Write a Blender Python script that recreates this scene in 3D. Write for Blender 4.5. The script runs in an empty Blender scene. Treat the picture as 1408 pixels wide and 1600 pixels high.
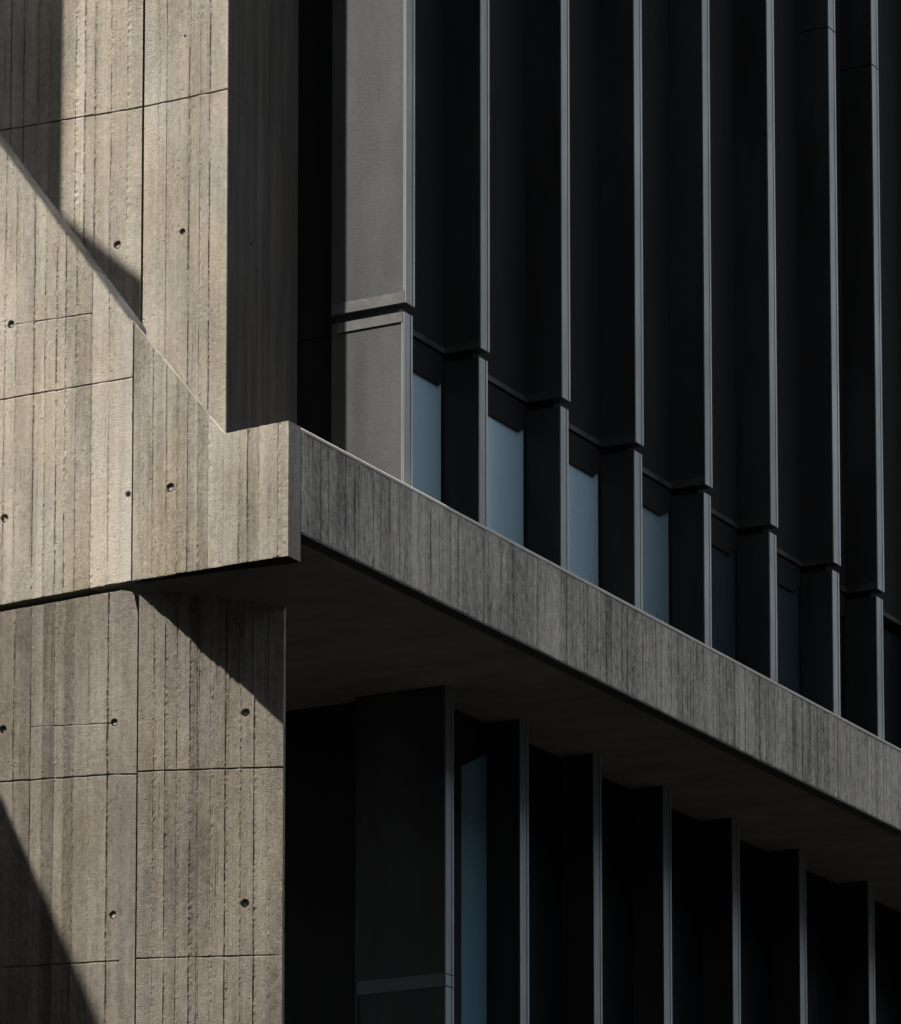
import bpy, bmesh, math, random
from mathutils import Vector, Matrix, noise
random.seed(7)
S = bpy.context.scene
COL = S.collection

# ------------------------------------------------------------------ camera
# long lens with vertical shift, standing in the street 35 m away
VPX, HOR, PP, CX, F = 4600., 2880., 2022., 704., 7118.
pit = math.atan((HOR-PP)/F)
psi = math.atan((VPX-CX)*math.cos(pit)/F)
hf = Vector((-math.sin(psi), math.cos(psi), 0))
RT = Vector((math.cos(psi), math.sin(psi), 0))
FW = Vector((hf.x*math.cos(pit), hf.y*math.cos(pit), math.sin(pit)))
UP = Vector((-hf.x*math.sin(pit), -hf.y*math.sin(pit), math.cos(pit)))
CAM = Vector((17.6621035, -29.8416698, 1.6))

def ray(u, v):
    return FW + RT*((u-CX)/F) + UP*((PP-v)/F)

def on(u, v, ax, val):                     # pixel of the survey -> point on an axis plane
    d = ray(u, v)
    return CAM + d*((val-CAM[ax])/d[ax])

def onp(u, v, A, n):                       # ... on any plane
    d = ray(u, v)
    return CAM + d*((A-CAM).dot(n)/d.dot(n))

cd = bpy.data.cameras.new('camera')
cam = bpy.data.objects.new('camera', cd)
COL.objects.link(cam)
cam.matrix_world = Matrix(((RT.x, UP.x, -FW.x, CAM.x), (RT.y, UP.y, -FW.y, CAM.y),
                           (RT.z, UP.z, -FW.z, CAM.z), (0, 0, 0, 1)))
cd.sensor_fit = 'VERTICAL'
cd.sensor_height = 36
cd.lens = 36*F/1600
cd.shift_y = (PP-800)/1600
cd.clip_start = .5
cd.clip_end = 3000
S.camera = cam

# ------------------------------------------------------------------ light
KS, TS = .40, 2.6                          # sun: per metre out from the wall it goes KS left and TS up
sd = Vector((-KS, -1, TS)).normalized()
sun = bpy.data.lights.new('sun', 'SUN')
sun.energy = 4.75
sun.angle = math.radians(.55)
sun.color = (1, .925, .81)
so = bpy.data.objects.new('sun', sun)
COL.objects.link(so)
so.rotation_euler = sd.to_track_quat('Z', 'Y').to_euler()
so.location = (-12, -30, 60)
W = bpy.data.worlds.new('World')
S.world = W
W.use_nodes = True
wn = W.node_tree
bg = wn.nodes['Background']
sky = wn.nodes.new('ShaderNodeTexSky')
sky.sky_type = 'NISHITA'
sky.sun_disc = False
sky.sun_elevation = math.asin(sd.z)
sky.sun_rotation = math.atan2(sd.x, sd.y)
sky.air_density = 1.0
sky.dust_density = 1.0
sky.ozone_density = 1.0
hs = wn.nodes.new('ShaderNodeHueSaturation')     # thin high haze: a paler, less blue sky
hs.inputs['Saturation'].default_value = .30
wn.links.new(sky.outputs[0], hs.inputs['Color'])
wn.links.new(hs.outputs[0], bg.inputs[0])
bg.inputs[1].default_value = .125
S.view_settings.view_transform = 'Standard'
S.view_settings.look = 'None'
S.view_settings.gamma = 1
S.view_settings.exposure = 1.6

# ------------------------------------------------------------------ materials
class NT:
    def __init__(s, name):
        s.m = bpy.data.materials.new(name)
        s.m.use_nodes = True
        s.t = s.m.node_tree
        s.b = s.t.nodes['Principled BSDF']
    def n(s, typ, **kw):
        nd = s.t.nodes.new(typ)
        for k, v in kw.items():
            if k.startswith('i_'):
                nd.inputs[k[2:].replace('_', ' ')].default_value = v
            else:
                setattr(nd, k, v)
        return nd
    def l(s, a, b): s.t.links.new(a, b)
    def math(s, op, a, b=None, c=None):
        nd = s.t.nodes.new('ShaderNodeMath'); nd.operation = op
        for i, x in enumerate((a, b, c)):
            if x is None: continue
            if isinstance(x, (int, float)): nd.inputs[i].default_value = x
            else: s.l(x, nd.inputs[i])
        return nd.outputs[0]
    def noise(s, vec, scale, detail=4, rough=.6):
        nd = s.n('ShaderNodeTexNoise')
        nd.inputs['Scale'].default_value = scale
        nd.inputs['Detail'].default_value = detail
        nd.inputs['Roughness'].default_value = rough
        s.l(vec, nd.inputs['Vector'])
        return nd.outputs[0]
    def ramp(s, fac, stops):
        nd = s.n('ShaderNodeMapRange')
        nd.clamp = True
        nd.inputs[1].default_value, nd.inputs[2].default_value = stops[0], stops[1]
        nd.inputs[3].default_value, nd.inputs[4].default_value = stops[2], stops[3]
        s.l(fac, nd.inputs[0])
        return nd.outputs[0]
    def mapping(s, scale, loc=(0, 0, 0)):
        tc = s.n('ShaderNodeTexCoord')
        mp = s.n('ShaderNodeMapping')
        mp.inputs['Scale'].default_value = scale
        mp.inputs['Location'].default_value = loc
        s.l(tc.outputs['Object'], mp.inputs[0])
        return mp.outputs[0]

def concrete(name, col, dark, grain=.5, streak=.35, bump=1.15, seam=.6, warm=(1.05, 1.0, .91), mott=0.):
    """board-formed concrete: per-board tone, wood-grain streaks, blotches, blow holes, dirty seams"""
    k = NT(name)
    flat = k.mapping((1, 1, 1))
    st = k.mapping((14, 14, .55))
    st2 = k.mapping((60, 60, 1.6), (3, 1, 7))
    blot = k.mapping((1.1, 1.1, .55), (1, 5, 2))
    at = k.n('ShaderNodeAttribute', attribute_name='tone')
    se = k.n('ShaderNodeAttribute', attribute_name='seam')
    f1 = k.ramp(k.noise(st, 1, 6, .65), (.3, .72, -1, 1))
    f2 = k.ramp(k.noise(st2, 1, 5, .6), (.3, .7, -1, 1))
    f3 = k.ramp(k.noise(blot, 1, 5, .6), (.32, .68, -1, 1))
    fine = k.ramp(k.noise(flat, 95, 5, .75), (.3, .7, -1, 1))
    mid = k.ramp(k.noise(flat, 22, 4, .65), (.3, .7, -1, 1))
    v = k.math('MULTIPLY', f1, streak)
    v = k.math('MULTIPLY_ADD', f2, streak*.45, v)
    v = k.math('MULTIPLY_ADD', f3, .58, v)
    runs = k.ramp(k.noise(k.mapping((6, 6, .35), (2, 7, 3)), 1, 5, .65), (.34, .66, -1, 1))
    v = k.math('MULTIPLY_ADD', runs, .34, v)
    v = k.math('MULTIPLY_ADD', fine, .16*grain, v)
    v = k.math('MULTIPLY_ADD', mid, .16*grain, v)
    if mott:                                # weathered: ragged short dark runs and pale lime patches
        m1 = k.ramp(k.noise(k.mapping((46, 46, 18), (5, 5, 5)), 1, 6, .75), (.36, .64, -1, 1))
        m2 = k.ramp(k.noise(k.mapping((15, 15, 8), (8, 1, 5)), 1, 5, .7), (.36, .64, -1, 1))
        v = k.math('MULTIPLY_ADD', m1, mott, v)
        v = k.math('MULTIPLY_ADD', m2, mott, v)
    v = k.math('ADD', v, at.outputs['Fac'])
    # blow holes: small dark pits
    vo = k.n('ShaderNodeTexVoronoi', feature='F1')
    vo.inputs['Scale'].default_value = 16
    vo.inputs['Randomness'].default_value = 1
    k.l(flat, vo.inputs['Vector'])
    gate = k.ramp(k.noise(flat, 9, 2), (.49, .57, 0, 1))
    pit_ = k.math('MULTIPLY', k.ramp(vo.outputs['Distance'], (.045, .13, 1, 0)), gate)
    fac = k.ramp(v, (-1, 1, 0, 1))
    mx = k.n('ShaderNodeMix', data_type='RGBA')
    mx.inputs[6].default_value = (*dark, 1)
    mx.inputs[7].default_value = (*col, 1)
    k.l(fac, mx.inputs[0])
    # rusty / ochre drift
    mx2 = k.n('ShaderNodeMix', data_type='RGBA', blend_type='MULTIPLY')
    mx2.inputs[7].default_value = (*warm, 1)
    k.l(k.ramp(k.noise(k.mapping((2.2, 2.2, .8), (9, 2, 4)), 1, 3), (.42, .66, 0, 1)), mx2.inputs[0])
    k.l(mx.outputs[2], mx2.inputs[6])
    dk = k.math('MULTIPLY', se.outputs['Fac'], seam)
    dk = k.math('MAXIMUM', dk, k.math('MULTIPLY', pit_, .6))
    mx3 = k.n('ShaderNodeMix', data_type='RGBA')
    mx3.inputs[7].default_value = (dark[0]*.25, dark[1]*.24, dark[2]*.22, 1)
    k.l(dk, mx3.inputs[0])
    k.l(mx2.outputs[2], mx3.inputs[6])
    k.l(mx3.outputs[2], k.b.inputs['Base Color'])
    k.b.inputs['Roughness'].default_value = .85
    k.b.inputs['Specular IOR Level'].default_value = .2
    # relief
    h = k.math('MULTIPLY', k.noise(flat, 80, 8, .85), 1.5)
    h = k.math('MULTIPLY_ADD', k.noise(k.mapping((95, 95, 5)), 1, 4, .6), .5, h)
    h = k.math('MULTIPLY_ADD', k.noise(flat, 26, 3, .6), .55, h)
    h = k.math('MULTIPLY_ADD', k.noise(flat, 190, 4, .8), .5, h)
    h = k.math('MULTIPLY_ADD', pit_, -1.4, h)
    bp = k.n('ShaderNodeBump')
    bp.inputs['Strength'].default_value = bump
    bp.inputs['Distance'].default_value = .015
    k.l(h, bp.inputs['Height'])
    k.l(bp.outputs[0], k.b.inputs['Normal'])
    return k.m

def plain(name, col, rough=.5, metal=0., var=.12, scale=(6, 6, .5), bump=0., spec=.5, fine=0.):
    k = NT(name)
    v = k.ramp(k.noise(k.mapping(scale), 1, 5, .6), (.3, .7, 1-var, 1+var))
    if fine:
        v = k.math('MULTIPLY', v, k.ramp(k.noise(k.mapping((1, 1, 1)), 110, 4, .8), (.32, .68, 1-fine, 1+fine)))
        v = k.math('MULTIPLY', v, k.ramp(k.noise(k.mapping((1.4, 1.4, .8), (2, 2, 2)), 1, 4, .6), (.3, .7, .82, 1.18)))
    vm = k.n('ShaderNodeVectorMath', operation='SCALE')
    vm.inputs[0].default_value = col
    k.l(v, vm.inputs['Scale'])
    k.l(vm.outputs[0], k.b.inputs['Base Color'])
    k.b.inputs['Metallic'].default_value = metal
    k.b.inputs['Specular IOR Level'].default_value = spec
    k.l(k.ramp(k.noise(k.mapping((3, 3, .8), (4, 4, 1)), 1, 4), (.3, .7, rough-.08, rough+.1)), k.b.inputs['Roughness'])
    if bump:
        bp = k.n('ShaderNodeBump')
        bp.inputs['Strength'].default_value = bump
        bp.inputs['Distance'].default_value = .01
        k.l(k.noise(k.mapping((1, 1, 1)), 55, 5, .7), bp.inputs['Height'])
        k.l(bp.outputs[0], k.b.inputs['Normal'])
    return k.m

M_tower = concrete('concrete_warm', (.53, .50, .45), (.20, .183, .158), streak=.30, mott=.13, grain=1.8, seam=.30)
M_return_shade = concrete('concrete_return', (.185, .178, .165), (.075, .072, .067), streak=.5, seam=.2)  # darker copy of the tower concrete: the return face's shade put into the colour
M_panel = concrete('concrete_panel', (.53, .50, .448), (.185, .168, .142), streak=.30, mott=.16, grain=1.8, seam=.32)
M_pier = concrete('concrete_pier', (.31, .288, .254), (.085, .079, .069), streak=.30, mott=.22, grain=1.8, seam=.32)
M_para = concrete('concrete_parapet', (.73, .685, .60), (.16, .15, .132), streak=.12, bump=1., seam=.6, warm=(1, 1, 1), mott=.40, grain=1.6)
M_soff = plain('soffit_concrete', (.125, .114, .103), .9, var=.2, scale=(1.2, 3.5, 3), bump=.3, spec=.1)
M_under_shade = plain('drip_metal', (.03, .03, .03), .6, spec=.2)  # dark colour standing in for shade under the parapet
M_cope = plain('coping_concrete', (.44, .42, .38), .8, var=.15, scale=(20, 20, 20), bump=.3, spec=.2)
M_fin = plain('fin_dark_metal', (.024, .0243, .0245), .5, var=.6, scale=(1.6, 1.6, .3), spec=.2)
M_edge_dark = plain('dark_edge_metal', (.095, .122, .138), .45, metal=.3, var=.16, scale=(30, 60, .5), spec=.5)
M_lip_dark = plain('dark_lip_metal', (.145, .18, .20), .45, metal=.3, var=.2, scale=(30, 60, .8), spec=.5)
M_end = plain('end_panel_grey', (.045, .0485, .0515), .6, var=.30, scale=(2.2, 2.2, .45), bump=.22, spec=.3, fine=.24)
M_rail = plain('rail_grey', (.08, .082, .084), .7, var=.2, scale=(9, 9, 9), bump=.35, spec=.25, fine=.2)
M_lip = plain('edge_lip', (.235, .252, .24), .5, metal=.15, var=.2, scale=(30, 60, .8))
M_edge = plain('edge_aluminium', (.158, .172, .163), .5, metal=.2, var=.16, scale=(30, 60, .5), spec=.5)
M_frail = plain('fin_rail_metal', (.032, .032, .031), .55, var=.7, scale=(5, 5, 9), spec=.3)
M_lrail = plain('lower_rail_grey', (.07, .07, .072), .6, spec=.3)
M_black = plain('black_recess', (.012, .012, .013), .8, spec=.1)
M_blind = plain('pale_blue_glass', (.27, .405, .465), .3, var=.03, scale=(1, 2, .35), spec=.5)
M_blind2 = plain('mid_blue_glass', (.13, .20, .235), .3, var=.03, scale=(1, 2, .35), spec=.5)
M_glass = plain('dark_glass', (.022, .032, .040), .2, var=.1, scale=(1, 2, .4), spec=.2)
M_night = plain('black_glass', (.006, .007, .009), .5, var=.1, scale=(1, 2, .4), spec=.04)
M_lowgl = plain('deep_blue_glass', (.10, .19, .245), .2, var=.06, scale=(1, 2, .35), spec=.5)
M_ground = plain('paving', (.022, .0215, .021), .9, var=.3, scale=(.3, .3, .3), spec=.2)
M_caster = concrete('concrete_side', (.40, .37, .32), (.26, .24, .20))
M_plug = plain('hole_plug', (.26, .245, .215), .9, var=.3, scale=(40, 40, 40), bump=1.15, spec=.1)

# ------------------------------------------------------------------ helpers
def link(name, me, mat, parent=None, label=None):
    o = bpy.data.objects.new(name, me)
    COL.objects.link(o)
    if mat: me.materials.append(mat)
    if parent: o.parent = parent
    if label: o['label'] = label
    return o

def thing(name, label, cat, group=None):
    o = bpy.data.objects.new(name, None)
    COL.objects.link(o)
    o['label'] = label
    o['category'] = cat
    if group: o['group'] = group
    return o

def prism(name, pts, vec, mat, parent=None, label=None, bevel=0):
    """closed polygon of 3-D points swept along vec"""
    bm = bmesh.new()
    a = [bm.verts.new(p) for p in pts]
    b = [bm.verts.new(Vector(p)+Vector(vec)) for p in pts]
    n = len(a)
    bm.faces.new(a)
    bm.faces.new(b[::-1])
    for i in range(n):
        bm.faces.new((a[i], b[i], b[(i+1) % n], a[(i+1) % n]))
    bmesh.ops.recalc_face_normals(bm, faces=bm.faces)
    if bevel:
        bmesh.ops.bevel(bm, geom=bm.edges[:], offset=bevel, segments=1, affect='EDGES', profile=.5)
    me = bpy.data.meshes.new(name)
    bm.to_mesh(me); bm.free()
    return link(name, me, mat, parent, label)

def box(name, x0, x1, y0, y1, z0, z1, mat, parent=None, label=None, bevel=0):
    return prism(name, [(x0, y0, z0), (x1, y0, z0), (x1, y1, z0), (x0, y1, z0)], (0, 0, z1-z0), mat, parent, label, bevel)

def n1(a, b, c=0.):
    return noise.noise(Vector((a, b, c)))

def board_wall(name, mat, parent, org, du, dn, poly, seams, joints=(), holes=(), thick=.2, tones=None,
               amp=1., row=.016, seed=0, label=None, hw=.0043, grid_pad=.02, tone_sd=.33, ragged=.0042):
    """Board-marked concrete slab.  poly: convex outline in (u, z), u along du from org, dn points out.
    Every seam is modelled (ragged groove or fin of grout), each board sits a little in or out,
    lift joints and tie holes are sunk into the surface."""
    rnd = random.Random(seed)
    org = Vector(org); du = Vector(du); dn = Vector(dn)
    u0 = min(p[0] for p in poly); u1 = max(p[0] for p in poly)
    z0 = min(p[1] for p in poly); z1 = max(p[1] for p in poly)
    seams = sorted(s for s in seams if u0+.015 < s < u1-.015)
    edges = [u0-1]+seams+[u1+1]
    nb = len(edges)-1
    if tones is None: tones = {}
    tone = [tones.get(i, rnd.gauss(0, tone_sd)) for i in range(nb)]
    off = [rnd.uniform(-.0035, .0035) for i in range(nb)]
    faint = []
    for a_, b_ in zip(seams[:-1], seams[1:]):      # faint saw and grain lines within the wider boards
        if b_-a_ > .07:
            for q_ in range(int((b_-a_)/.035)): faint.append(rnd.uniform(a_+.012, b_-.012))
    style = [rnd.choice((-1.1, -1, -.8, .9, .7, -.5, -.3, .5, -.6)) for s in seams]
    us = set()
    for s in seams:
        for d in (-hw*2.2, -hw, -hw*.3, hw*.3, hw, hw*2.2):
            us.add(round(s+d, 4))
    for s in faint:
        for d in (-.006, -.002, .002, .006): us.add(round(s+d, 4))
    n = max(2, int((u1-u0)/.05))
    for i in range(n+1): us.add(round(u0+(u1-u0)*i/n, 4))
    zs = set()
    n = max(2, int((z1-z0)/row))
    for i in range(n+1): zs.add(round(z0+(z1-z0)*i/n, 4))
    for hu, hz, r in holes:
        for i in range(-9, 10):
            us.add(round(hu+r*1.25*i/9, 4)); zs.add(round(hz+r*1.25*i/9, 4))
    us.add(round(u0-grid_pad, 4)); us.add(round(u1+grid_pad, 4))
    for jz, jm, ja, jb, jd in joints:       # level, slope, from, to, depth
        lo, hi = sorted((jz+jm*u0, jz+jm*u1))
        q = lo-.015
        while q < hi+.015:
            zs.add(round(q, 4)); q += .005
    zs.add(round(z0-grid_pad, 4)); zs.add(round(z1+grid_pad, 4))
    def clean(a):
        out = []
        for x in sorted(a):
            if not out or x-out[-1] > .0012: out.append(x)
        return out
    us = clean(us); zs = clean(zs)
    import bisect
    verts = []; tn = []; sm = []
    for zi, z in enumerate(zs):
        for u in us:
            b = max(0, min(nb-1, bisect.bisect_right(edges, u)-1))
            d = off[b]+.0016*n1(u*3+seed, z*1.3)
            s_ = 0.
            for si in (b-1, b):
                if 0 <= si < len(seams):
                    wob = .0035*n1(z*4, si*7.3+seed)
                    q = abs(u-seams[si]-wob)
                    if u > seams[si] and hw < u-seams[si] < hw*3:
                        d += amp*.0055*max(0., .4+n1(z*31, si*4.1+seed, 8))
                    if q < hw*1.6:
                        m = n1(z*2.6+si*3.1, si*5.7+seed, 2.2)+.8*n1(z*44, si*9.1+seed, 5)+.5*n1(z*13, si*2.7+seed, 7)
                        w = (1-q/(hw*1.6))
                        k_ = max(.12, min(1.1, .6+.95*m))
                        d += amp*style[si]*.015*w*k_
                        if style[si] < 0: s_ = max(s_, w*k_*(.35-.65*style[si]))
            for fi in range(len(faint)):
                q = abs(u-faint[fi])
                if q < .006:
                    k_ = max(0., n1(z*1.9, faint[fi]*50, seed)+.5*n1(z*21, fi*3.3, seed))
                    d -= amp*.006*(1-q/.006)*k_
            for jz, jm, ja, jb, jd in joints:
                if ja-.01 <= u <= jb+.01:
                    q = abs(z-jz-jm*u-.004*n1(u*9, seed+3.3))
                    if q < .009:
                        k_ = max(0., min(1., .75+.9*n1(u*8, jz, seed)))
                        d -= jd*(1-q/.009)*k_
                        s_ = max(s_, (1-q/.009)*k_*min(1.2, jd/.011))
            for hu, hz, r in holes:
                q = math.hypot(u-hu, z-hz)/(r*(1+.12*n1(u*40, z*40, seed)))
                if q < 1.0: d = -.026
                elif q < 1.2: d -= .006*(1.2-q)/.2
            verts.append((u, z, d))
            tn.append(tone[b]+.10*n1(z*.8, b*3.7+seed))
            sm.append(s_)
    nu = len(us)
    faces = []
    for j in range(len(zs)-1):
        for i in range(nu-1):
            a = j*nu+i
            faces.append((a, a+1, a+nu+1, a+nu))
    me = bpy.data.meshes.new(name)
    me.from_pydata(verts, [], faces)
    ta = me.attributes.new('tone', 'FLOAT', 'POINT'); ta.data.foreach_set('value', tn)
    sa = me.attributes.new('seam', 'FLOAT', 'POINT'); sa.data.foreach_set('value', sm)
    bm = bmesh.new()
    bm.from_mesh(me)
    cx = sum(p[0] for p in poly)/len(poly); cz = sum(p[1] for p in poly)/len(poly)
    for i in range(len(poly)):
        p = Vector((*poly[i], 0)); q = Vector((*poly[(i+1) % len(poly)], 0))
        e = q-p
        nn = Vector((e.y, -e.x, 0)).normalized()
        if nn.dot(Vector((cx, cz, 0))-p) > 0: nn = -nn
        bmesh.ops.bisect_plane(bm, geom=bm.verts[:]+bm.edges[:]+bm.faces[:], dist=1e-5, plane_co=p, plane_no=nn, clear_outer=True)
    be = [e for e in bm.edges if e.is_boundary]
    bv = {v for e in be for v in e.verts}
    for v in bv:                            # chipped arrises
        c = Vector((cx, cz, v.co.z))-v.co
        c.z = 0
        k_ = max(0., .35+n1(v.co.x*30+seed, v.co.y*30)) + max(0., n1(v.co.x*60, v.co.y*60, 3))*.8
        v.co += c.normalized()*ragged*k_
        v.co.z -= ragged*.4*k_
    r = bmesh.ops.extrude_edge_only(bm, edges=be)
    nv = [g for g in r['geom'] if isinstance(g, bmesh.types.BMVert)]
    for v in nv: v.co.z = -thick
    bm.normal_update()
    for v in bm.verts:
        u, z, d = v.co
        P = org+du*u+dn*d
        v.co = Vector((P.x, P.y, z))
    bmesh.ops.recalc_face_normals(bm, faces=bm.faces)
    bm.to_mesh(me); bm.free()
    for p in me.polygons: p.use_smooth = False
    o = link(name, me, mat, parent, label)
    # back of the slab
    return o

def plug(parent, c, dn, r):
    dn = Vector(dn).normalized()
    t = dn.cross(Vector((0, 0, 1))).normalized()
    bm = bmesh.new()
    ring = []; ring2 = []
    for i in range(18):
        a = 2*math.pi*i/18
        e = t*math.cos(a)+Vector((0, 0, 1))*math.sin(a)
        ring.append(bm.verts.new(Vector(c)+e*r*1.02-dn*.022))
        ring2.append(bm.verts.new(Vector(c)+e*r*.60-dn*.015))
    for i in range(18):
        bm.faces.new((ring[i], ring[(i+1) % 18], ring2[(i+1) % 18], ring2[i]))
    bm.faces.new(ring2)
    bmesh.ops.recalc_face_normals(bm, faces=bm.faces)
    me = bpy.data.meshes.new('tie_hole_plug')
    bm.to_mesh(me); bm.free()
    return link('tie_hole_plug', me, M_plug, parent)

X = Vector((1, 0, 0)); Y = Vector((0, 1, 0)); Z = Vector((0, 0, 1))
def fx(px, v, y): return on(px, v, 1, y).x
def uz(px, v, y):
    p = on(px, v, 1, y); return (p.x, p.z)

# ------------------------------------------------------------------ ground
bm = bmesh.new()
bmesh.ops.create_grid(bm, x_segments=2, y_segments=2, size=900)
me = bpy.data.meshes.new('ground'); bm.to_mesh(me); bm.free()
g = link('ground', me, M_ground)
g['kind'] = 'structure'

# ------------------------------------------------------------------ concrete tower (upper left)
YT, YA = 1.0, 1.06
XT = fx(352, 600, YT)
tower = thing('concrete_tower', 'tall sunlit board-marked concrete tower rising behind the diagonal top of the balcony wall', 'tower')
ztop = 26.
def pixv(P):
    q = Vector(P)-CAM
    return (CX+F*q.dot(RT)/q.dot(FW), PP-F*q.dot(UP)/q.dot(FW))
jR = on(352, 140, 1, YT)
vR = pixv((fx(223, 165, YT), YT, jR.z))[1]
jAa, jAb = on(2, 204, 1, YA), on(223, vR, 1, YA)
jAm = (jAb.z-jAa.z)/(jAb.x-jAa.x); jA0 = jAa.z-jAm*jAa.x
xs225 = fx(223, 250, YT)
holeA = [(*uz(183, 383, YA), .032)]
o = board_wall('recessed_wall', M_tower, tower, (0, YA, 0), X, -Y,
     [(-6, 11.9), (fx(221.5, 250, YA), 11.9), (fx(221.5, 250, YA), ztop), (-6, ztop)],
     [fx(p, 250, YA) for p in (-90, -70, -46, -25, -5, 16, 36, 58, 77, 97, 118, 132, 148, 173, 198)]+[-5.6, -5.2, -4.9, -4.6, -4.3],
     [(jA0, jAm, -6, 9, .014)], holeA, seed=11, tone_sd=.2)
o.location.z = 0
for h in holeA: plug(o, (h[0], YA, h[1]), -Y, h[2])
holeR = [(*uz(285, 362, YT), .024), (*uz(289, 56, YT), .010), (*uz(288, 604, YT), .012)]
o = board_wall('corner_wall', M_tower, tower, (0, YT, 0), X, -Y,
     [(xs225+.014, 11.9), (XT+.0045, 11.9), (XT+.0045, ztop), (xs225+.014, ztop)],
     [fx(p, 300, YT) for p in (247, 260, 277, 295, 312, 327)],
     [(jR.z, 0, -9, 9, .014)], holeR, seed=15, thick=.02, tone_sd=.22)
box('joint_filler', xs225-.15, XT-.03, 1.13, 1.2, 11.9, ztop, M_black, tower)
for h in holeR[:1]: plug(o, (h[0], YT, h[1]), -Y, h[2])
board_wall('return_wall', M_return_shade, tower, (XT, 0, 0), Y, X,
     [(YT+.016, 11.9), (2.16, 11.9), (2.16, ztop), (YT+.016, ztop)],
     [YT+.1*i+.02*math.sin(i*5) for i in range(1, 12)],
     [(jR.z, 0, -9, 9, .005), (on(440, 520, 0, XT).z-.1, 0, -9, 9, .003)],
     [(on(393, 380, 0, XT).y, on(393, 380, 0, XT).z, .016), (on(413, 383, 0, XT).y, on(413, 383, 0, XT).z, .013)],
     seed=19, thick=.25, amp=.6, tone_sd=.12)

# ------------------------------------------------------------------ balcony: diagonal wall, end wall, parapet, soffit
balc = thing('concrete_balcony', 'cantilevered board-marked concrete balcony with diagonal-topped left wall and long shaded parapet', 'balcony')
xa, xb = fx(207, 700, 0), fx(348, 770, 0)
ZB = 11.59
def zat(px, v): return on(px, v, 1, 0).z
pA = uz(0, 225, 0); pB = uz(207, 503, 0); pC = uz(350, 677, 0)
sl = (pB[1]-pA[1])/(pB[0]-pA[0])
pL = (-4.6, pA[1]+sl*(-4.6-pA[0]))
zl, zr = zat(0, 945), zat(207, 907)
bl = zl+(zr-zl)*(-4.6-uz(0, 945, 0)[0])/(uz(207, 907, 0)[0]-uz(0, 945, 0)[0])
hl = [(*uz(17, 507, 0), .030), (*uz(7, 810, 0), .032), (*uz(200, 772, 0), .022)]
sA = [fx(p, 760, 0) for p in (-95, -70, -44, -22, 5, 22, 51, 68, 86, 100, 117, 142, 169)]+[-4.2, -4.0, -3.8, -3.55]
jz = on(100, 607, 1, 0)
jm = (on(200, 591, 1, 0).z-on(5, 624, 1, 0).z)/(fx(200, 591, 0)-fx(5, 624, 0))
j0 = on(5, 624, 1, 0).z-jm*fx(5, 624, 0)
jm2 = (on(143, 490, 1, 0).z-on(25, 507, 1, 0).z)/(fx(143, 490, 0)-fx(25, 507, 0))
j2 = on(25, 507, 1, 0).z-jm2*fx(25, 507, 0)
nS = len(sA)
o = board_wall('diagonal_wall', M_panel, balc, (0, 0, 0), X, -Y,
     [(-4.6, bl), (xa-.004, zr), (xa-.004, pB[1]), pL], sA,
     [(j0, jm, -9, 9, .010), (j2, jm2, fx(25, 507, 0), fx(143, 490, 0), .0055)], hl, seed=23, thick=.2,
     tones={nS: .85, nS-1: .75})
for h in hl[:2]: plug(o, (h[0], 0, h[1]), -Y, h[2])
hm = [(*uz(265, 762, 0), .034)]
o = board_wall('middle_wall', M_panel, balc, (0, .006, 0), X, -Y,
     [(xa+.004, zr), (xb-.002, zat(350, 884)), (xb-.002, pC[1]+.01), (xa+.004, pB[1]-.01)],
     [fx(p, 700, 0) for p in (222, 238, 259, 276, 293, 308, 325)], [], hm, seed=29, thick=.045, tone_sd=.2)
for h in hm: plug(o, (h[0], .006, h[1]), -Y, h[2])
ze = on(450, 657, 1, 0).z
board_wall('end_wall', M_panel, balc, (0, 0, 0), X, -Y,
     [(xb+.002, zat(350, 884)), (0, ZB), (0, ze), (xb+.002, pC[1])],
     [fx(p, 770, 0) for p in (373, 387, 404, 420, 434)], [], [], seed=31, thick=.195, tone_sd=.2)
# infill behind the diagonal wall, joining it to the tower
prism('infill', [(-4.6, .19, bl+.02), (xb-.05, .19, 11.75), (xb-.05, .19, pC[1]-.6), (xa, .19, pB[1]-.75), (-4.6, .19, pL[1]-.75)],
      (0, .80, 0), M_panel, balc)
prism('infill', [(xa+.01, .082, zr+.02), (xb-.01, .082, zat(350, 884)+.02), (xb-.01, .082, pC[1]-.12), (xa+.01, .082, pB[1]-.12)],
      (0, .10, 0), M_panel, balc)
ZP0, ZP1 = 11.836, 12.676
rp = random.Random(5)
ps = []; q = .26
while q < 20: ps.append(q); q += rp.uniform(.06, .15)
board_wall('parapet', M_para, balc, (0, 0, 0), Y, X, [(.20, ZP0), (20.2, ZP0), (20.2, ZP1-.03), (.20, ZP1-.03)],
     ps, [], [], seed=37, thick=.13, amp=.55, row=.022, tone_sd=.13, ragged=.003, label='shaded grey parapet with dark vertical streaks')
# coping with a small chamfer that catches the sun
c_ = .008
prism('coping', [(.006, .2, ZP1-.030), (.006, .2, ZP1-c_), (.006-c_, .2, ZP1), (-.135, .2, ZP1), (-.135, .2, ZP1-.030)], (0, 20, 0), M_cope, balc)
prism('drip_edge', [(-.002, .21, ZP0-.003), (-.002, .21, ZP0-.018), (-.132, .21, ZP0-.018), (-.132, .21, ZP0-.003)], (0, 20, 0), M_under_shade, balc)  # dark strip that paints in the shade of the parapet underside
ZS = 11.90
SX0 = -3.6
box('soffit', SX0, -.135, .21, 20.2, ZS, ZS+.12, M_soff, balc)
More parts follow.
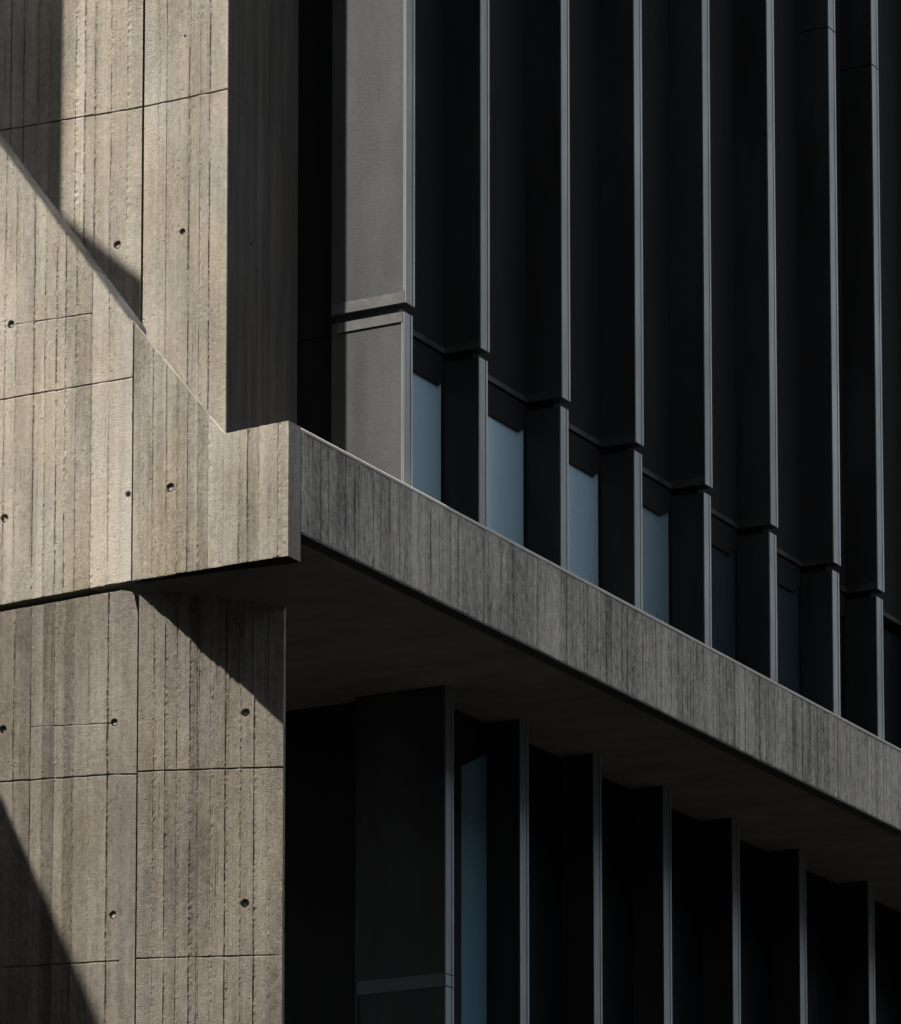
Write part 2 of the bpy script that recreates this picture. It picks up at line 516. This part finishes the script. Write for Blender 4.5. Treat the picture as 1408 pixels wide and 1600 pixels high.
# ------------------------------------------------------------------ lower pier
pier = thing('concrete_pier', 'weathered board-marked concrete pier below the balcony, crossed by a diagonal shadow', 'pier')
tl, tr = uz(0, 956, 0), uz(205, 919, 0)
ml = (tr[1]-tl[1])/(tr[0]-tl[0])
tL = (-4.6, tl[1]+ml*(-4.6-tl[0]))
bxr = fx(210, 1600, 0)
jl = lambda a, b: ((on(*b, 1, 0).z-on(*a, 1, 0).z)/(fx(*b, 0)-fx(*a, 0)))
j1m = jl((0, 1222), (214, 1208)); j1 = on(0, 1222, 1, 0).z-j1m*fx(0, 1222, 0)
j3m = jl((0, 1513), (212, 1500)); j3 = on(0, 1513, 1, 0).z-j3m*fx(0, 1513, 0)
j4m = jl((50, 1136), (172, 1131)); j4 = on(50, 1136, 1, 0).z-j4m*fx(50, 1136, 0)
hp = [(*uz(5, 1140, 0), .030), (*uz(178, 1129, 0), .029), (*uz(-2, 1442, 0), .030), (*uz(176, 1430, 0), .031)]
xe = fx(189, 1150, 0)
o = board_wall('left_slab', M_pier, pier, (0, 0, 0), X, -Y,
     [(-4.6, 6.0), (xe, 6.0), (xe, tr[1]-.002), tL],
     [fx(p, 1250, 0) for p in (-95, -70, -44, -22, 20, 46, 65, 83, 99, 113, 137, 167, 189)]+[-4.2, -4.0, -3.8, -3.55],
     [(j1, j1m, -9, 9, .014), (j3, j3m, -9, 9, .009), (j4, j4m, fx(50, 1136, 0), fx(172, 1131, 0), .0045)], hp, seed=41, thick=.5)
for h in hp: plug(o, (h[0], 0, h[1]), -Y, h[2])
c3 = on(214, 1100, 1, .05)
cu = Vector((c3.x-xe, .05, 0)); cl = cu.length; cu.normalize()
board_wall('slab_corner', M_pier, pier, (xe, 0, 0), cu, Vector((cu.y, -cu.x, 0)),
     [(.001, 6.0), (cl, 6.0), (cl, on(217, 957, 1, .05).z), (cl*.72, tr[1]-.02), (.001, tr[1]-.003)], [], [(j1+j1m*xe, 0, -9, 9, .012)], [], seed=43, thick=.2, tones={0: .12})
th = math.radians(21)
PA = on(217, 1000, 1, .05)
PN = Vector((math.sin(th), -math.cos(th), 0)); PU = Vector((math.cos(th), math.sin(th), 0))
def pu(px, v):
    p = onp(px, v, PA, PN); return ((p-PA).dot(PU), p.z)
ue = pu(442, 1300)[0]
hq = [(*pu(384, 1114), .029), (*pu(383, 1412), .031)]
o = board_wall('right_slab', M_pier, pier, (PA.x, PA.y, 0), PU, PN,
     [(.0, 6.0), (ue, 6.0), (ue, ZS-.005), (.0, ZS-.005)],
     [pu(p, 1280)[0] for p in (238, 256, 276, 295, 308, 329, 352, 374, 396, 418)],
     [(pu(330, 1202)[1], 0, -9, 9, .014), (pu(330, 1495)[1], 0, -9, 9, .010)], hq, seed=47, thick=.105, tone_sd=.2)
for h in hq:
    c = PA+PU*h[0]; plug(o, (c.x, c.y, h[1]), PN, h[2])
# sloping haunch between the pier head and the balcony soffit, behind a black strip painted as underside shade
q1 = onp(221, 958, PA, PN); q2 = onp(441, 957, PA, PN); dq = -PN*.06
bm = bmesh.new()
lo = [(xa+.06, .028, ZB-.03), (-.012, .190, ZB+.004), tuple(q2+dq), tuple(q1+dq+Vector((-.03, -.01, .01)))]
vs = [bm.verts.new(p) for p in lo]+[bm.verts.new((p[0], p[1], 11.72)) for p in lo]
for f_ in ((0, 1, 2, 3), (7, 6, 5, 4), (0, 4, 5, 1), (1, 5, 6, 2), (2, 6, 7, 3), (3, 7, 4, 0)): bm.faces.new([vs[i] for i in f_])
bmesh.ops.recalc_face_normals(bm, faces=bm.faces)
me = bpy.data.meshes.new('haunch'); bm.to_mesh(me); bm.free()
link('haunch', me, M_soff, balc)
prism('drip_edge', [(xa+.03, .012, zr-.008), (-.006, .012, ZB-.006), (-.006, .188, ZB-.006), (xa+.03, .188, zr-.008)], (0, 0, .03), M_black, balc)  # black strip that paints in the shade below the panel

# ------------------------------------------------------------------ dark recess between tower and fins
XF = -.15
upper = thing('finned_facade', 'dark upper facade of tall projecting fins above the parapet, pale blue windows at its foot', 'facade')
lower = thing('finned_facade', 'near-black lower facade of deep vertical fins under the balcony soffit', 'facade')

U1 = [(635, 648, 472, 480), (752, 765, 543, 551), (879, 891, 615.5, 623), (994, 1005.7, 685, 690.5), (1102.6, 1113, 747.5, 755),
      (1204.9, 1215.4, 810, 815.6), (1303, 1313.3, 869.6, 876), (1372, 1381.5, 922, 927.5)]
L1 = [(632.8, 646, 487), (749, 761.4, 559), (876, 887, 632), (991.8, 1002.7, 700), (1099, 1109.7, 763), (1202.8, 1213, 824), (1300, 1310.5, 884), (1370, 1379.8, 936)]
COR = [697, 824, 940, 1046, 1151, 1252, 1330]
ZU = 14.325                                # underside of the upper fins
ys = []
for a, b, va, vb in U1:
    ys.append((on(a, va-30, 0, XF).y, on(b, vb-30, 0, XF).y))
ys += [(ys[-1][0]+d_, ys[-1][1]+d_) for d_ in (1.7, 3.2, 4.7)]
ZJ = on(1303, 48, 0, XF).z
ZT = 27.
XE = on(518, 480, 1, ys[0][0]).x           # inner edge of the end panel
XB = sum(on(COR[i], U1[i+1][2]-5, 1, ys[i+1][0]).x for i in range(5))/5
XB0 = XB
gap = .013
def fin(parent, y0, y1, xin, xf, za, zb, mat, m_edge, m_lip):
    f = box('fin', xin, xf-.014, y0, y1, za, zb, mat, parent)
    w = y1-y0
    # aluminium edge: flat bar with a raised lip on its far side
    s = prism('edge_strip', [(xf-.014, y0-.002, za+.001), (xf-.002, y0-.002, za+.001), (xf-.002, y0+w*.74, za+.001), (xf-.007, y0+w*.76, za+.001),
              (xf-.007, y0+w*.80, za+.001), (xf-.014, y0+w*.80, za+.001)], (0, 0, zb-za-.002), m_edge, f)
    box('edge_lip', xf-.014, xf+.001, y0+w*.805, y1+.002, za+.001, zb-.001, m_lip, f)
    return f
for i, (y0, y1) in enumerate(ys):
    xin = XE if i == 0 else XB-.02
    mat = M_end if i == 0 else M_fin
    f = fin(upper, y0, y1, xin, XF, ZU, ZJ-gap, mat, M_edge, M_lip)
    fin(upper, y0, y1, xin, XF, ZJ, ZT, mat, M_edge, M_lip)
    # dark recessed neck, then the lower blade a little further back
    xl = XF-.018
    fl = fin(upper, y0+.004, y1-.004, xin, xl, 11.95, ZU-.075, mat, M_edge, M_lip)
    box('neck', xin+.02, XF-.10, y0+.03, y1-.02, ZU-.078, ZU+.004, M_black if i else M_end, fl)
    if i == 0:
        f['label'] = 'sunlit grey end fin beside the dark slot'
        fl['label'] = 'sunlit grey lower blade of the end fin'
        box('bottom_rail', XE+.002, XF-.016, y0-.006, y0-.0005, ZU+.001, ZU+.095, M_rail, f)
        box('side_trim', XF-.028, XF-.0145, y0-.005, y0-.0005, ZU+.1, ZJ-gap, M_edge, f)
        box('top_rail', XE+.06, xl-.016, y0-.004, y0+.003, ZU-.075-.085, ZU-.076, M_rail, fl)
        box('side_trim', xl-.028, xl-.0145, y0-.003, y0+.003, 11.95, ZU-.165, M_edge, fl)
    else:
        box('bottom_rail', XB, XF-.016, y0-.004, y0-.0005, ZU+.001, ZU+.075, M_frail, f)
# back panels and windows of each bay
WT = [((646, 578), (683, 603), (697, 598)), ((762, 645.5), (808, 675), (822.5, 671)), ((888, 722), (925, 745), (940, 739)),
      ((1003.7, 788), (1030, 806), (1049, 801)), ((1112, 853), (1136, 866), (1153, 861)), ((1216, 913), (1236, 925), (1255, 921)), ((1313, 962), (1322, 968), (1332, 966)), None]
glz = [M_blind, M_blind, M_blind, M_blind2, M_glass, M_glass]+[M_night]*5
WT += [None]*3
glab = ['pale blue window glowing beside the grey end fin', 'widest pale blue window, between second and third fins', 'pale blue window before the fourth fin', 'dimmer blue window before the fifth fin', None]+[None]*6
XG = XB-.03
for i in range(10):
    ya, yb = ys[i][1]-.004, ys[i+1][0]+.004
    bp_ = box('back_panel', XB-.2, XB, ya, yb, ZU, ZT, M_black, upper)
    box('bottom_rail', XB+.0005, XB+.005, ya, yb-.006, ZU+.001, ZU+.05, M_frail, bp_)
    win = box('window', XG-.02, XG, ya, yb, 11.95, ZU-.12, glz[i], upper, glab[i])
    if WT[i]:
        p1, p2, p3 = [on(*q, 0, XG) for q in WT[i]]
        zl_ = p2.z
        z3 = max(p3.z, zl_+.02)
        prism('transom', [(XG+.002, ya, zl_), (XG+.002, p2.y, zl_), (XG+.002, yb, z3), (XG+.002, yb, ZU-.02), (XG+.002, ya, ZU-.02)], (.02, 0, 0), M_black, win)
    box('jamb', XG+.001, XG+.03, yb-.012, yb, 11.95, ZU-.1, M_black, win)
# storey volume behind, closing the block
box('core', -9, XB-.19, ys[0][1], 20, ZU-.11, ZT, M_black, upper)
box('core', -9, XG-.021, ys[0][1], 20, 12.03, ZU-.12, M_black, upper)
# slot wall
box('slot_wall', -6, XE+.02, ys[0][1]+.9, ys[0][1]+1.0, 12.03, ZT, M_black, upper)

# ------------------------------------------------------------------ lower fins under the soffit
LF = [(697, 709, 1080), (813, 826, 1130), (928, 940, 1180), (1037, 1049, 1225), (1145, 1156, 1272), (1250, 1260, 1322), (1358, 1367, 1380)]
XL = -1.40
yl = [(on(a, v+120, 0, XL).y, on(b, v+120, 0, XL).y) for a, b, v in LF]
yl += [(yl[-1][0]+d_, yl[-1][1]+d_) for d_ in (1.9, 3.6)]
XLE = on(555, 1400, 1, yl[0][0]).x
XLB = on(765, 1300, 1, yl[1][0]).x
zr1 = on(697, 1520, 1, yl[0][0]).z; zr0 = on(697, 1541, 1, yl[0][0]).z
for i, (y0, y1) in enumerate(yl):
    xin = XLE if i == 0 else XLB-.02
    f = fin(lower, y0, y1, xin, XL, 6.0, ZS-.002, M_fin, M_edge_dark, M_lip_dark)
    if i == 0:
        f['label'] = 'deepest lower fin, with a horizontal rail across it'
        box('cross_rail', XLE+.03, XL-.016, y0-.008, y0-.0005, zr0, zr1, M_lrail, f)
        box('side_frame', XLE+.001, XLE+.03, y0-.006, y0-.0005, 6.1, zr0-.002, M_fin, f)
        box('rail_cap', XL-.004, XL+.003, y0-.004, y1+.004, zr0+.004, zr0+.010, M_black, f)
        box('rail_cap', XL-.004, XL+.003, y0-.004, y1+.004, zr1-.006, zr1, M_black, f)
for i in range(8):
    ya, yb = yl[i][1], yl[i+1][0]
    win = box('window', XLB-.05, XLB-.03, ya, yb, 6.0, ZS-.01, M_lowgl if i == 0 else M_night, lower, 'deep blue window strip between the first two lower fins' if i == 0 else None)
    if i == 0:
        a = on(718, 1198, 0, XLB-.03); b = on(765, 1180, 0, XLB-.03)
        prism('transom', [(XLB-.028, ya, a.z), (XLB-.028, a.y, a.z), (XLB-.028, yb, b.z), (XLB-.028, yb, ZS-.012), (XLB-.028, ya, ZS-.012)], (.012, 0, 0), M_black, win)
        box('jamb', XLB-.029, XLB-.01, a.y-.25, a.y, 6.05, a.z, M_black, win)
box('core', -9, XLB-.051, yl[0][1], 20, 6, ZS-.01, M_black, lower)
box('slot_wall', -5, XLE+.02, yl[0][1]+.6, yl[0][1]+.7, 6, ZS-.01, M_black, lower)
box('podium', -9, XLB, 1.6, 20, 0, 5.99, M_fin, lower)

# ------------------------------------------------------------------ unseen blocks added to cut the sky light, one behind the camera
opp = thing('office_block', 'tall dark brick office block across the street, opposite the concrete tower', 'building')
M_blocker = plain('dark_brick', (.06, .05, .045), .9, var=.3, scale=(1, 1, 1), spec=.1)
box('wall', -75, 70, -80, -46, 0, 108, M_blocker, opp)
box('roof', -75.5, 70.5, -80.5, -45.5, 108.01, 109, M_blocker, opp)
for fl_ in range(30):
    box('window_band', -73, 68, -45.98, -45.9, 2.2+fl_*3.5, 4.0+fl_*3.5, M_glass, opp)

opp2 = thing('office_block', 'long dark brick office block along the far side of the side street, facing the fins', 'building')  # second added block, cuts the low sky in front of the fins
box('wall', 46, 62, -25, 160, 0, 33, M_blocker, opp2)
box('roof', 45.6, 62.4, -25.4, 160.4, 33.01, 33.8, M_blocker, opp2)
for fl_ in range(9):
    box('window_band', 45.9, 45.98, -23, 158, 2.2+fl_*3.5, 4.0+fl_*3.5, M_glass, opp2)

# ------------------------------------------------------------------ unseen shadow casters, added left of the frame and shaped to the shadow outlines
def ab(px, v, y):                           # where the sun ray of a surveyed point crosses the plane y=0
    p = on(px, v, 1, y); return (p.x-KS*p.y, p.z+TS*p.y)
shadow_caster = thing('side_wing', 'concrete side wing just left of the picture, with raking wall and projecting canopy', 'wing')
# outline of the added plate, its upright edge set to shade the tower
aV = ab(97, 180, YA)[0]
XW = -3.55
oV = (aV-XW)/KS
zq = ab(97, 335, YA)[1]
def sunpoly(name, pts, s, mat, par, thick=.05):
    P = [Vector((a, 0, b))+Vector((-KS, -1, TS))*s for a, b in pts]
    return prism(name, P, sd*thick, mat, par)
A1 = ab(97, 335, YA); A2 = ab(222, 432, YA); A3 = ab(223, 517, YA)
arr = lambda px: (px, 225+(503-225)/207.*px)
b0 = uz(0, 226, 0); b1 = uz(206, 503, 0)
k0 = on(206, 503, 1, .2)
bk = (b1[0]-KS*.2+.03, b1[1]+TS*.2+.06)
sunpoly('canopy', [(A1[0], A1[1]+5), A1, A2, (A3[0], bk[1]+1.33*(bk[0]-A3[0])+.05), bk, b1, b0, (b0[0]-1.6, b0[1]+1.6*1.31), (b0[0]-1.6, A1[1]+5)], 1.05, M_caster, shadow_caster)  # added plate, cut to the outline of the tower's shadow
# added unseen slab, its raked top shaped to cast the pier's diagonal
c0 = uz(0, 1240, 0); c1 = uz(160, 1600, 0)
XR = -3.3
m_ = (c1[1]-c0[1])/(c1[0]-c0[0])
def rk(a):
    o_ = (a-XR)/KS
    b = c0[1]+m_*(a-c0[0])
    return (XR, -o_, b+TS*o_)
prism('raking_wall', [rk(XR), rk(-1.2), (XR, rk(-1.2)[1], 0.), (XR, 0, 0.)], (-.3, 0, 0), M_caster, shadow_caster)
